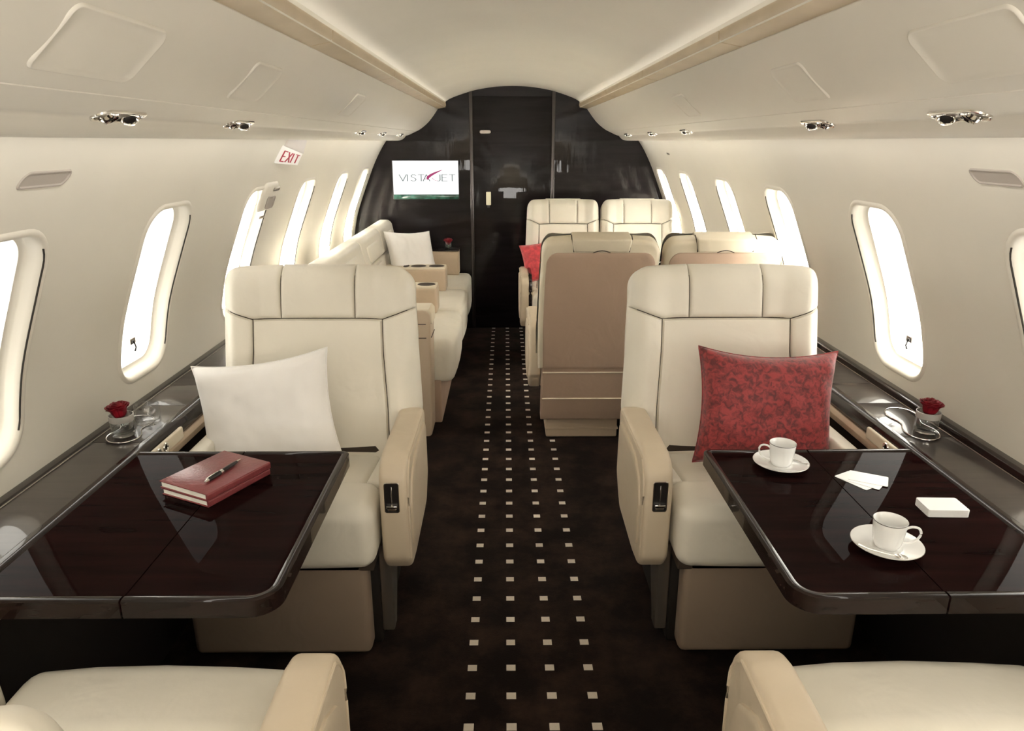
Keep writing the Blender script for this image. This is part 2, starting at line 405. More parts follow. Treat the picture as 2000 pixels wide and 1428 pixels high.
for side, sn in ((-1, 'left'), (1, 'right')):
    V = []; E = []
    ny = 74; ns = 34
    for i in range(ny+1):
        for j in range(ns+1):
            p = (lerp(Y0, Y1+.02, i/ny), WL[-1]*j/ns)
            if any(inside(p, yc, .035) for yc in WIN): continue
            V.append(Vector(p))
    for yc in WIN:
        for g in (.018,):
            q = win_outline(yc, g); k = len(V); V += [Vector(p) for p in q]; E += [(k+i, k+(i+1) % len(q)) for i in range(len(q))]
    co, ed, fa, *_ = delaunay_2d_cdt(V, E, [], 0, 1e-6)
    b = bmesh.new(); vs = [b.verts.new(wall_pt(side, c.x, c.y)) for c in co]
    for f in fa:
        c = sum((Vector(co[i]) for i in f), Vector((0, 0)))/len(f)
        if any(inside(c, yc, .0175) for yc in WIN): continue
        try: b.faces.new([vs[i] for i in f])
        except Exception: pass
    tag(obj('wall_'+sn, b, M_wall, fixn=True, ang=60), kind='structure')
    # windows
    for n, yc in enumerate(WIN):
        mf = lambda x, y, h: wall_pt(side, x, y, h)
        b = bmesh.new()
        prof = [(.018, 0), (.014, .0035), (.008, .005), (.002, .003), (-.003, -.004), (-.006, -.014), (-.008, -.030), (-.010, -.034), (-.012, -.0365), (-.013, -.038), (-.017, -.041), (-.022, -.043)]
        sweep(b, win_outline(yc), prof, mapf=mf)
        bmesh.ops.recalc_face_normals(b, faces=b.faces[:])
        wi = tag(obj('window_%d' % (n+1+(0 if side < 0 else len(WIN))), b, M_bin, ang=70), kind='structure')
        b = bmesh.new()
        patch(b, mf, win_outline(yc), [(-.018, -.043), (-.023, -.0425)], 6)
        obj('window_shade', b, M_shade, wi, ang=70)
        # the dark slot the blind runs in, on the forward side of the reveal
        b = bmesh.new(); q = offs(win_outline(yc), -.0008); q = [p for p in q if p[0] > yc+WW/2-.022]
        q.sort(key=lambda p: p[1]); q2 = []
        for p, r in zip(q, q[1:]):
            nn = max(1, int((r[1]-p[1])/.02)); q2 += [(lerp(p[0], r[0], t/nn), lerp(p[1], r[1], t/nn)) for t in range(nn)]
        tube(b, [wall_pt(side, x, y, .0008) for x, y in q2], .0021, 6); obj('shade_slot', b, M_line, wi)
        if n in (3, 4):
            b = bmesh.new(); c = wall_pt(side, yc+.0, sB-.095, -.040); f = side
            M = Matrix.Translation(c) @ Matrix.Rotation(0, 4, 'Z')
            rbox(b, -.004, .004, -.017, .017, -.010, .010, .002, 2, M)
            lt = obj('shade_latch', b, M_steel, wi)
            b = bmesh.new(); tube(b, [c+Vector((-f*.006, 0, -.004)), c+Vector((-f*.010, 0, -.02)), c+Vector((-f*.006, -.003, -.034))], .0028, 8)
            rbox(b, -.003, .003, -.005, .005, -.004, .004, .001, 2, Matrix.Translation(c+Vector((-f*.007, -.008, 0))))
            obj('pull', b, M_black, lt)
# floor
b = bmesh.new(); rbox(b, -1.15, 1.15, Y0-.04, Y1+.045, -.03, 0, 0)
tag(obj('floor', b, M_carpet), kind='structure')
# ceiling
CP = smooth_poly([(-.50, 1.742), (-.46, 1.765), (-.36, 1.80), (-.26, 1.826), (-.13, 1.845), (0, 1.851), (.13, 1.845), (.26, 1.826), (.36, 1.80), (.46, 1.765), (.50, 1.742)], 40)
b = bmesh.new(); prev = None
for (x, z) in [(-.503, 1.70)]+CP+[(.503, 1.70)]+[(.62, 1.95), (-.62, 1.95)]:
    cur = (b.verts.new((x, Y0, z)), b.verts.new((x, Y1+.01, z)))
    if prev: b.faces.new((prev[0], prev[1], cur[1], cur[0]))
    prev = cur
tag(obj('ceiling', b, M_ceil, ang=50), kind='structure')
# cove strips between ceiling and bins
for side, n in ((-1, 1), (1, 2)):
    b = bmesh.new(); pr = [(side*.498, 1.712), (side*.504, 1.702), (side*.512, 1.700), (side*.552, 1.692), (side*.575, 1.688), (side*.575, 1.72), (side*.498, 1.73)]
    ys = [Y0, .92, .924, 2.02, 2.024, 3.1, 3.104, 4.2, 4.204, Y1]
    for y0, y1 in zip(ys[::2], ys[1::2]): prism(b, pr if side < 0 else pr[::-1], y0, y1-.004, 'y', .0015, 1)
    tag(obj('trim_%d' % n, b, M_strip), kind='structure')
# far bulkhead with the pocket door and its posts
b = bmesh.new(); rbox(b, -1.28, -.315, Y1, Y1+.05, -.02, 1.95, 0); rbox(b, .31, 1.28, Y1, Y1+.05, -.02, 1.95, 0); rbox(b, -.315, .31, Y1, Y1+.05, 1.78, 1.95, 0)
tag(obj('wall_far', b, M_bulk), kind='structure')
b = bmesh.new(); rbox(b, -.315, .31, Y1+.006, Y1+.03, 0, 1.785, .001)
dr = tag(obj('door_1', b, M_bulk), kind='structure')
b = bmesh.new(); rbox(b, -.205, -.168, Y1-.004, Y1+.008, .985, 1.085, .004); lk = obj('door_latch', b, M_latch, dr)
b = bmesh.new(); rbox(b, -.196, -.177, Y1-.010, Y1, .965, .985, .002); obj('latch_pull', b, M_black, dr)
b = bmesh.new()
patch(b, lambda x, y, h: Vector((x, Y1+.006-h, y)), rrect(-.207, 1.527, .085, .028, .013, 5), [(0, 0), (-.003, .004), (-.007, .004), (-.010, .001)], 2)
obj('door_plate', b, M_steel, dr)
for n, x in ((3, -.313), (4, .308)):
    b = bmesh.new(); rbox(b, x-.014, x+.014, Y1-.012, Y1+.02, 0, 1.85, .006, 3)
    tag(obj('trim_%d' % n, b, M_post), kind='structure')
# rear wall behind the photographer
b = bmesh.new(); rbox(b, -1.28, 1.28, Y0-.05, Y0, -.02, 1.95, 0); tag(obj('wall_rear', b, M_cream2), kind='structure')

# ------------------------------------------------------------------ overhead bins
BP = smooth_poly([(.560, 1.688), (.575, 1.668), (.600, 1.635), (.640, 1.590), (.695, 1.547), (.745, 1.522), (.785, 1.504), (.804, 1.499), (.812, 1.491), (.828, 1.476), (.850, 1.466), (.875, 1.463), (.915, 1.463), (.925, 1.468)], 60)
BL = [0]
for p, q in zip(BP, BP[1:]): BL.append(BL[-1]+math.dist(p, q))
def bin_pt(side, y, s, h=0):
    s = max(0, min(BL[-1], s)); i = 0
    while i < len(BL)-2 and BL[i+1] < s: i += 1
    u = (s-BL[i])/(BL[i+1]-BL[i]); x = lerp(BP[i][0], BP[i+1][0], u); z = lerp(BP[i][1], BP[i+1][1], u)
    j = max(0, i-2); k = min(len(BP)-1, i+3); dx = BP[k][0]-BP[j][0]; dz = BP[k][1]-BP[j][1]; L = math.hypot(dx, dz)
    return Vector((side*(x+dz/L*h), y, z-dx/L*h))
def bin_s(x):
    for i in range(len(BP)-1):
        if BP[i][0] <= x <= BP[i+1][0]: return BL[i]+(BL[i+1]-BL[i])*(x-BP[i][0])/(BP[i+1][0]-BP[i][0]+1e-12)
    return BL[-1]
RL = {-1: [-.4, .62, 1.455, 2.10, 3.846, 4.512, 5.274], 1: [-.4, .62, 1.41, 2.044, 3.522, 4.332, 5.19]}
for side, sn in ((-1, 'left'), (1, 'right')):
    b = bmesh.new()
    prof = [(side*x, z) for x, z in BP]+[(side*.905, 1.51), (side*.905, 1.75), (side*.585, 1.75)]
    prism(b, prof if side > 0 else prof[::-1], Y0, Y1-.001, 'y', 0)
    bn = obj('overhead_bin', b, M_bin, ang=40)
    tag(bn, 'long cream overhead bin on the %s, above the %s' % (sn, 'exit sign and sofa' if side < 0 else 'paired seats'), 'overhead bin', 'overhead bins')
    mf = lambda x, y, h: bin_pt(side, x, y, h)
    # long seam
    b = bmesh.new(); ss = bin_s(.728); sweep(b, [(Y0+.01, ss), (Y1-.01, ss)], [(-.0022, 0), (-.001, .0014), (.001, .0014), (.0022, 0)], closed=False, mapf=mf); obj('lower_seam', b, M_bin, bn)
    pans = [(1.155, bin_s(.645), .27, .118), (1.83, bin_s(.645), .20, .115), (2.95, bin_s(.645), .20, .115), (.1, bin_s(.645), .27, .118)]
    for yc, s_, w_, h_ in pans:
        b = bmesh.new(); patch(b, mf, rrect(yc, s_, w_, h_, .022, 6), [(0, 0), (-.0025, .0040), (-.005, .0040), (-.008, .0020)], 6)
        obj('access_panel', b, M_bin, bn, ang=60)
    words = {-1: {1.455: 'nearest the camera in the left bin', 2.10: 'left bin, between the largest one and the exit sign', 3.846: 'left bin, first past the exit sign', 4.512: 'left bin, middle of three past the exit sign', 5.274: 'tiny, at the far end of the left bin'},
             1: {1.41: 'nearest the camera in the right bin', 2.044: 'second from the camera in the right bin', 3.522: 'third from the camera in the right bin', 4.332: 'fourth from the camera in the right bin', 5.19: 'tiny, at the bulkhead end of the right bin'}}
    for yc in RL[side]:
        if yc < 1: continue
        big = .86 if yc < 3 else .74
        s0 = bin_s(.792)
        c = bin_pt(side, yc, s0)
        e = empty('reading_light', c, 'recessed chrome reading light, '+words[side][yc], 'reading light', 'reading lights in the bins')
        mv = lambda x, y, h: bin_pt(side, x, y, h)-c
        ol = rrect(yc, s0, .185*big, .046*big, .021*big, 6)
        b = bmesh.new(); sweep(b, ol, [(.004, 0), (.003, .003), (0, .004), (-.004, .003), (-.006, -.0005)], mapf=mv); obj('bezel', b, M_chrome, e)
        b = bmesh.new(); patch(b, mv, ol, [(-.005, .0008), (-.012, .0012)], 3); obj('housing', b, M_steel, e)
        for k in (-1, 1):
            q = bin_pt(side, yc+k*.042*big, s0, .0)-c; nrm = (bin_pt(side, yc, s0, .01)-bin_pt(side, yc, s0, 0)).normalized()
            d = (nrm+Vector((-.25*side, -k*.35-.25, 0))).normalized(); R = d.to_track_quat('Z', 'Y').to_matrix().to_4x4()
            b = bmesh.new(); lathe(b, [(.0, -.006), (.021*big, -.006), (.023*big, .000), (.020*big, .006), (.017*big, .008), (.013*big, .004), (.0, .001)], 20, Matrix.Translation(q+nrm*.002) @ R)
            ln = obj('lamp_head', b, M_chrome, e)
            b = bmesh.new(); lathe(b, [(0, .0015), (.0125*big, .0045)], 16, Matrix.Translation(q+nrm*.0025) @ R); obj('lens', b, M_black, ln)

# ------------------------------------------------------------------ small things on the walls
def wall_plate(name, side, yc, z, w_, h_, r, prof, m, parent=None, nf=3, sk=0):
    s = wall_s(z); mf = lambda x, y, h: wall_pt(side, x+(y-s)*sk, y, h)
    b = bmesh.new(); patch(b, mf, rrect(yc, s, w_, h_, r, 6), prof, nf); return obj(name, b, m, parent)
for side, yc, sn in ((-1, 1.545, 'left wall above the nearest windows'), (1, 1.60, 'right wall at the edge of the picture')):
    v = wall_plate('wall_vent', side, yc, 1.381, .155, .030, .013, [(.005, .0), (.003, .003), (0, .003), (-.002, .0005)], M_plate, sk=-.6)
    tag(v, 'small grey slanted vent slot in the '+sn, 'vent', 'wall vents')
v = wall_plate('wall_tag', 1, 4.88, 1.381, .07, .012, .004, [(0, 0), (-.001, .003), (-.003, .003)], M_steel)
tag(v, 'tiny metal tag high on the right wall above the far windows', 'tag')
# passenger service box above the third left window
s0 = wall_s(1.225); mf = lambda x, y, h: wall_pt(-1, x, y, h)
c0 = wall_pt(-1, 3.19, s0)
e = empty('service_unit', c0, 'cream moulded handle box with grey insert on the left wall below the exit sign', 'wall unit')
mv = lambda x, y, h: wall_pt(-1, x, y, h)-c0
b = bmesh.new(); patch(b, mv, rrect(3.19, s0-.005, .19, .125, .03, 6), [(.004, 0), (0, .005), (-.006, .009), (-.014, .011)], 4); obj('cover', b, M_bin, e)
b = bmesh.new(); patch(b, mv, rrect(3.215, s0+.02, .11, .055, .014, 6), [(.003, .0105), (0, .0135), (-.003, .013), (-.006, .0115)], 3); obj('recess', b, M_plate, e)
b = bmesh.new(); patch(b, mv, rrect(3.25, s0-.040, .08, .016, .008, 6), [(.002, .0105), (-.001, .014), (-.005, .013)], 3); obj('finger_slot', b, M_steel, e)
b = bmesh.new(); patch(b, mv, rrect(3.20, s0+.092, .07, .010, .003, 3), [(.001, .0), (-.001, .002)], 2); obj('small_label', b, M_steel, e)
# EXIT sign
def ribbon(bm, strokes, w_, mapf, h=.0006):
    for st in strokes:
        for (x0, y0), (x1, y1) in zip(st, st[1:]):
            dx, dy = x1-x0, y1-y0; L = math.hypot(dx, dy); ux, uy = dx/L, dy/L; px, py = -uy*w_/2, ux*w_/2
            ex, ey = ux*w_*.3, uy*w_*.3
            q = [(x0-ex+px, y0-ey+py), (x0-ex-px, y0-ey-py), (x1+ex-px, y1+ey-py), (x1+ex+px, y1+ey+py)]
            lo = [bm.verts.new(mapf(x, y, 0)) for x, y in q]; hi = [bm.verts.new(mapf(x, y, h)) for x, y in q]
            bm.faces.new(hi)
            for i in range(4): bm.faces.new((lo[i], lo[(i+1) % 4], hi[(i+1) % 4], hi[i]))
GL = {'E': [[(.6, 1), (0, 1), (0, 0), (.6, 0)], [(0, .5), (.5, .5)]], 'X': [[(0, 1), (.7, 0)], [(.7, 1), (0, 0)]], 'I': [[(0, 1), (0, 0)]], 'T': [[(0, 1), (.7, 1)], [(.35, 1), (.35, 0)]],
      'V': [[(0, 1), (.42, 0), (.84, 1)]], 'S': [[(.58, .86), (.42, .98), (.2, 1), (.04, .86), (.06, .66), (.3, .52), (.52, .38), (.58, .18), (.42, .02), (.2, 0), (0, .12)]],
      'A': [[(0, 0), (.42, 1), (.84, 0)], [(.17, .35), (.67, .35)]], 'J': [[(.3, 1), (.3, .15), (.18, 0), (0, .03)]]}
TL, TR, BR, BLc = Vector((-.968, 3.10, 1.438)), Vector((-.975, 3.40, 1.404)), Vector((-1.003, 3.40, 1.353)), Vector((-1.012, 3.10, 1.370))
def ex_map(x, y, h):
    p = (TL*(1-x)+TR*x)*y+(BLc*(1-x)+BR*x)*(1-y); n = (TR-TL).cross(BLc-TL).normalized()
    if n.x < 0: n = -n
    return p+n*h-TL
e = empty('exit_sign', TL, 'white sign with red EXIT letters hanging under the left overhead bin', 'sign')
b = bmesh.new(); patch(b, ex_map, [(0, 0), (1, 0), (1, 1), (0, 1)], [(0, -.010), (0, 0), (-.012, .0012)], 2); obj('sign_face', b, M_sign, e, ang=20)
b = bmesh.new(); xs = .13
for ch, wd in (('E', .22), ('X', .24), ('I', .13), ('T', .22)):
    st = [[(xs+p[0]*.24, .16+p[1]*.62) for p in s] for s in GL[ch]]; ribbon(b, st, .055, lambda x, y, h: ex_map(x, y, .0014+h)); xs += wd
obj('sign_letters', b, M_red, e)
UL, UR = Vector((-.945, 3.12, 1.478)), Vector((-.945, 3.40, 1.476))
b = bmesh.new(); q = [UL, UR, TR+Vector((.004, 0, 0)), TL+Vector((.004, .02, .0))]; q2 = [p+Vector((-.012, 0, -.004)) for p in q]
A = [b.verts.new(p-TL) for p in q]; B = [b.verts.new(p-TL) for p in q2]; b.faces.new(A); b.faces.new(B[::-1])
for i in range(4): b.faces.new((A[i], B[i], B[(i+1) % 4], A[(i+1) % 4]))
obj('bracket_plate', b, mat('smoky_grey_plate', (.60, .56, .53), .35), e)
# screen on the bulkhead
e = empty('wall_screen', (-.665, Y1-.02, 1.035), 'lit white screen with company lettering on the dark bulkhead', 'screen')
b = bmesh.new(); rbox(b, -.256, .256, -.008, .019, -.004, .288, .004, 2); obj('screen_housing', b, M_black, e)
b = bmesh.new(); rbox(b, -.25, .25, -.0095, -.006, .033, .283, .0008, 1); obj('display', b, M_screen, e)
b = bmesh.new(); rbox(b, -.25, .25, -.011, -.006, -.003, .031, .002, 2); obj('glass_bar', b, M_teal, e)
mp = lambda x, y, h: Vector((-.25+.5*x, -.0097-h, .033+.25*y))
b = bmesh.new(); xs = .095
for ch, adv in (('V', .125), ('I', .055), ('S', .11), ('T', .075), ('A', .165), ('J', .075), ('E', .11), ('T', .1)):
    if ch == 'A' : st = [[(xs+p[0]*.12, .40+p[1]*.19) for p in s] for s in GL[ch]]
    else: st = [[(xs+p[0]*.13, .40+p[1]*.19) for p in s] for s in GL[ch]]
    if ch == 'J': st = [[(x+.055, y) for x, y in s] for s in st]; 
    if ch in 'ET' and xs > .6: st = [[(x+.05, y) for x, y in s] for s in st]
    b = bmesh.new(); ribbon(b, st, .0145, mp); xs += adv; obj('letter', b, M_ink, e)
b = bmesh.new(); up = []; dn = []
for i in range(17):
    t = i/16; x = lerp(.52, .76, t); y = .46+.27*(t**.62); wd = .038*(1-t)**.8+.002
    up.append((x-wd*.25, y+wd)); dn.append((x+wd*.25, y-wd))
U = [b.verts.new(mp(x, y, .001)) for x, y in up]; D = [b.verts.new(mp(x, y, .001)) for x, y in dn]
for i in range(16): b.faces.new((U[i], U[i+1], D[i+1], D[i]))
ribbon(b, [[(.46, .44), (.50, .47), (.53, .45)], [(.60, .49), (.62, .44), (.66, .41), (.69, .41)]], .008, mp)
obj('screen_swoosh', b, M_mag, e)

# ------------------------------------------------------------------ side ledges
LZ = .66
def make_ledge(side, y0, y1, cupY, ringY):
    s = side; sn = 'left' if s < 0 else 'right'
    e = empty('side_ledge', (s*1.14, y0, 0), 'dark lacquered side ledge along the %s wall, holding %s' % (sn, 'a rose and an empty tumbler' if s < 0 else 'one rose'), 'ledge', 'side ledges')
    def P(n, prof, a, c, m, r=.004, seg=3):
        b = bmesh.new(); pr = [(s*x-s*1.14, z) for x, z in prof]
        prism(b, pr if s > 0 else pr[::-1], a-y0, c-y0, 'y', r, seg); return obj(n, b, m, e)
    # panels of the top, split by thin seams
    cuts = [y0, .30, 1.03, 1.845 if s < 0 else 1.862, 2.137, 2.335, 3.0 if y1 > 3 else y1, y1]
    cuts = sorted({c for c in cuts if y0 <= c <= y1})
    for a, c in zip(cuts, cuts[1:]):
        if c-a > .02: P('top_panel', [(1.062, LZ-.02), (1.062, LZ-.001), (1.212, LZ-.001), (1.212, LZ-.02)], a+.0012, c-.0012, M_ledge, .0012, 2)
    zr = .652 if s < 0 else .675
    P('wall_rail', rounded([(1.208, LZ-.04), (1.208, zr+.003), (1.222, zr+.006), (1.256, zr+.002), (1.256, LZ-.06)], .004, 3), y0, y1, M_rim, 0)
    b = bmesh.new(); tube(b, [(s*1.205-s*1.14, y, LZ+.0005) for y in (0, y1-y0)], .0012, 6); obj('wall_bead', b, M_steel, e)
    P('inner_rail', rounded([(1.066, LZ-.05), (1.066, LZ+.001), (1.060, LZ+.004), (1.048, LZ+.004), (1.036, LZ-.004), (1.030, LZ-.018), (1.030, LZ-.035), (1.036, LZ-.05)], .003, 3), y0, y1, M_rim, 0)
    P('lower_rail', rounded([(1.062, LZ-.085), (1.062, LZ-.045), (1.030, LZ-.047), (1.022, LZ-.06), (1.030, LZ-.085)], .004, 3), y0, y1, M_tan, 0)
    P('cabinet_body', [(1.064, .001), (1.062, LZ-.07), (1.06, LZ-.02), (1.225, LZ-.02), (1.225, .50), (1.15, .25), (1.068, .001)], y0, y1, M_dark, 0)
    # cup holder: a figure-eight chrome ring sunk in the top
    ya, yb = cupY; xa, xb = 1.128, 1.158
    ring = []
    for i in range(48):
        t = 2*PI*i/48; yy = lerp(ya, yb, .5-.5*math.cos(t)); sx = 1 if t < PI else -1
        u = (yy-ya)/(yb-ya); wd = .050*math.sqrt(max(0, 1-(2*u-1)**4))*(1-.38*math.exp(-((u-.5)/.16)**2))
        ring.append((s*(lerp(xa, xb, u)+sx*wd)-s*1.14, yy-y0, LZ+.001))
    b = bmesh.new(); tube(b, ring, .0016, 8, True); h = obj('cup_holder', b, M_chrome, e)
    b = bmesh.new(); b.faces.new([b.verts.new((x, y, LZ+.0004)) for x, y, z in ring]); obj('cup_holder_pad', b, M_rim, h, False)
    # seat control panel with two round buttons
    b = bmesh.new(); xx = s*1.022-s*1.14
    rbox(b, min(xx, xx-s*.0)-.006, max(xx, xx)+.006, ringY-.13-y0, ringY+.13-y0, LZ-.048, LZ-.012, .005, 3)
    cp = obj('control_panel', b, M_cream2, e)
    for k in (-.03, .012):
        b = bmesh.new(); lathe(b, [(.0, .0), (.009, .0), (.011, .003), (.013, .003), (.0145, 0)], 20, Matrix.Translation((xx-s*.006, ringY+k-y0, LZ-.029)) @ Matrix.Rotation(-s*PI/2, 4, 'Y'))
        obj('button', b, M_chrome, cp)
    return e
make_ledge(-1, -1.0, 3.28, (1.835, 2.045), 1.86)
make_ledge(1, -1.0, 3.06, (1.835, 2.09), 1.84)

# ------------------------------------------------------------------ folding tables
def sweep_open(b, path, sec): sweep(b, path, sec, closed=False)
def make_table(side):
    s = side; sn = 'left' if s < 0 else 'right'
    e = empty('folding_table', (s*.74, 1.44, 0), 'dark glossy wood folding table on the %s, set with %s' % (sn, 'the red notebook' if s < 0 else 'two coffee cups and playing cards'), 'table', 'folding tables')
    ox, oy = s*.74, 1.44; z = LZ
    xi, xo, yn, yf = .449, 1.034, 1.090, 1.802; seam = .755
    def loc(p): return (s*p[0]-ox, p[1]-oy)
    def ccw(p): return p if area2(p) > 0 else p[::-1]
    rim = .026
    inner = .0
    # leaves
    for k, (a, c) in enumerate(((xi+rim, seam-.0008), (seam+.0008, xo))):
        if k == 0: poly = rounded([(a, yn+rim), (c, yn+rim), (c, yf-rim), (a, yf-rim)], [.055, 0, 0, .022], 8)
        else: poly = [(a, yn+rim), (c, yn+rim), (c, yf-rim), (a, yf-rim)]
        poly = ccw([loc(p) for p in poly]); b = bmesh.new(); prism(b, poly, z-.022, z, 'z', .0007, 1); obj('table_leaf', b, M_wood, e)
    sec = [(-.001, z-.024), (-.001, z+.0002), (.002, z+.0022), (.008, z+.0030), (.016, z+.0022), (.022, z-.002), (.0255, z-.009), (.0265, z-.017), (.0250, z-.026), (.020, z-.032), (.010, z-.034), (-.001, z-.034)]
    A = rounded([(seam-.002, yn+rim), (xi+rim, yn+rim), (xi+rim, yf-rim), (seam-.002, yf-rim)], [0, .055, .022, 0], 8)
    for path in (A, [(xo, yn+rim), (seam+.002, yn+rim)], [(seam+.002, yf-rim), (xo, yf-rim)]):
        p = [loc(q) for q in path]; b = bmesh.new()
        sg = 1 if s < 0 else -1      # rim must lie outside the leaf
        sec2 = [(d*-sg, zz) for d, zz in sec]
        sweep(b, p, sec2, closed=False, closed_sec=True); obj('edge_moulding', b, M_rim, e)
    b = bmesh.new(); rbox(b, min(s*.80, s*1.10)-ox, max(s*.80, s*1.10)-ox, 1.36-oy, 1.50-oy, z-.07, z-.024, .006); rbox(b, min(s*.6, s*.85)-ox, max(s*.6, s*.85)-ox, 1.33-oy, 1.53-oy, z-.038, z-.0235, .004)
    obj('support_arm', b, M_steel, e)
    return e
make_table(-1); make_table(1)

# ------------------------------------------------------------------ seats
def make_seat(loc, aisle, label, group, rz=0, W=.31, tilt=12.7, kind='single', arms=(True, True), boff=0.0, zb=.44, yb=.557, dark_trim=False, shell=None):
    """local frame: the seat faces -y, its front skirt is at y=0; aisle = local x sign of the aisle arm"""
    CR = M_cream; SH = shell or M_cream
    e = empty('cabin_seat', loc, label, 'seat', group, rz)
    a_ = aisle; K = W/.31; ph = rad(tilt); sn, cs = math.sin(ph), math.cos(ph)
    xb = a_*boff
    def bk(a, bb, n): return Vector((xb+a*K, yb+bb*sn-n*cs, zb+bb*cs+n*sn))
    def nf(a, bb):
        t = max(0, (abs(a)-.19)/.125); n = .112+.020*math.sin(min(t, 1)*PI*.75)-.055*max(0, t-.55)**2*4.2
        u = max(0, (bb-.52)/.105); n -= .045*u**3
        n += .012*(1-(a/.31)**2)*math.sin(min(1, max(0, bb/.5))*PI)*-.5
        return n
    mp = lambda a, bb, h: bk(a, bb, nf(a, bb)+h)
    # shell
    out = [(.318, -.04), (.322, .18), (.318, .40), (.312, .50)]+[(.250+.062*math.cos(t), .548+.066*math.sin(t)) for t in [i*PI/2/8 for i in range(9)]]+[(.12, .622)]
    poly = out+[(-x, y) for x, y in out[::-1]]
    b = bmesh.new(); bb_ = bmesh.new()
    prism(bb_, poly, -.012, .078, 'z', .022, 4)
    for v in bb_.verts: v.co = bk(v.co.x, v.co.y, v.co.z)
    merge(b, bb_); obj('backrest_shell', b, SH, e)
    # seam backing, a dark layer right under the pads
    b = bmesh.new(); bb_ = bmesh.new()
    pin = [(x*.93, y*.95) for x, y in poly]
    patch(bb_, lambda x, y, h: mp(x, y, h-.0075), pin if area2(pin) > 0 else pin[::-1], [(0, -.03), (-.004, 0)], 8, cen=(0, .3)); merge(b, bb_); obj('seam_piping', b, M_seam, e)
    def mir(c): return [(-x, y) for x, y in c]
    # head pads
    b = bmesh.new()
    coons(b, [(-.1205, .448), (.1205, .448)], [(-.1205, .626), (.1205, .626)], [(-.1205, .448), (-.1205, .626)], [(.1205, .448), (.1205, .626)], mp, .012, size=(.24, .175))
    obj('headrest', b, CR, e)
    arc = [(.250+.064*math.cos(t), .552+.066*math.sin(t)) for t in [i*PI/2/8 for i in range(9)]]
    sb = [(.1225, .448), (.175, .447), (.212, .444), (.262, .461), (.318, .484)]
    st = [(.1225, .626), (.19, .623)]+arc[8:3:-1]
    sr = [(.318, .484), (.316, .52)]+arc[0:5]
    sl = [(.1225, .448), (.1225, .626)]
    for k in (1, -1):
        b = bmesh.new()
        if k > 0: coons(b, sb, st, sl, sr, mp, .012, size=(.18, .17))
        else: coons(b, mir(sb), mir(st), mir(sl), mir(sr), mp, .012, size=(.18, .17))
        obj('headrest_wing', b, CR, e)
    # centre pad
    b = bmesh.new()
    cb = [(-.232, -.05), (.232, -.05)]; ct = [(-.211, .4425), (-.12, .4455), (.12, .4455), (.211, .4425)]
    cl = [(-.232, -.05), (-.226, .15), (-.213, .33), (-.211, .4425)]; cr = mir(cl)
    coons(b, cb, ct, cl, cr, mp, .013, size=(.43, .47)); obj('back_pad', b, CR, e)
    bl = [(.2345, -.03), (.2285, .15), (.2155, .33), (.2135, .4415)]; bt = [(.2135, .4415), (.262, .4585), (.319, .4815)]
    br_ = [(.330, .02), (.334, .15), (.326, .33), (.319, .4815)]; bo = [(.2345, -.03), (.330, .02)]
    for k in (1, -1):
        b = bmesh.new(); q = (lambda c: c) if k > 0 else mir
        coons(b, q(bo), q(bt), q(bl), q(br_), mp, .012, size=(.1, .45)); obj('side_bolster', b, CR, e)
    # seat cushion
    wc = .262*K if kind == 'single' else .235
    cx = 0 if kind == 'single' else 0
    def bulge(x, y, z):
        u = (x-cx)/wc; return (x, y-(.008*(1-u*u) if y < .03 else 0), z+(.010*(1-u*u) if z > .45 else 0)+.002*noise.noise(Vector((x*9, y*9, z*9)))-(max(0, y-.155)*.135 if z > .42 else 0))
    b = bmesh.new(); rbox(b, cx-wc, cx+wc, -.035, .16, .318, .508, .042, 6, fn=bulge, cuts=3); fr = obj('front_cushion', b, CR, e)
    b = bmesh.new(); rbox(b, cx-wc*.80, cx+wc*.80, .155, .50, .36, .490, .020, 4, fn=bulge, cuts=3); obj('seat_cushion', b, CR, e)
    for k in (1, -1):
        b = bmesh.new(); x0, x1 = cx+k*wc*.805, cx+k*wc; rbox(b, min(x0, x1), max(x0, x1), .157, .50, .36, .503, .016, 4, fn=lambda x, y, z: (x, y, z-(max(0, y-.155)*.12 if z > .42 else 0))); obj('cushion_side', b, CR, e)
    b = bmesh.new(); rbox(b, cx-wc*.96, cx+wc*.96, .0, .45, .30, .36, .004); obj('seat_pan', b, M_seam, e)
    # skirt
    if kind == 'single':
        o_ = -a_*.028
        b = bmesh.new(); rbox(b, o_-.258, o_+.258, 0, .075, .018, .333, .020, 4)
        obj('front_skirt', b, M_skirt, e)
        b = bmesh.new(); rbox(b, -.25, .25, .075, .50, .0, .30, .008); obj('pedestal', b, M_dark, e)
        b = bmesh.new(); x = a_*.268
        prism(b, [(.085, .04), (.13, .04), (.24, .33), (.085, .33)], min(x-.018, x+.018), max(x-.018, x+.018), 'x', .004, 2)
        lathe(b, [(0, .004), (.006, .004), (.006, 0)], 12, Matrix.Translation((x+a_*.018, .16, .22)) @ Matrix.Rotation(a_*PI/2, 4, 'Y'))
        obj('side_bracket', b, M_steel, e)
    else:
        b = bmesh.new(); rbox(b, -.145, .22, .06, .45, .0, .135, .008); rbox(b, -.150, .225, .055, .455, .045, .052, .002); obj('pedestal', b, M_tan, e)
        b = bmesh.new(); rbox(b, -.235, .235, .01, .07, .14, .333, .015, 4); obj('front_skirt', b, M_tan, e)
        b = bmesh.new(); rbox(b, -.23, .23, .07, .46, .14, .30, .01, 3); obj('seat_frame', b, M_tan2, e)
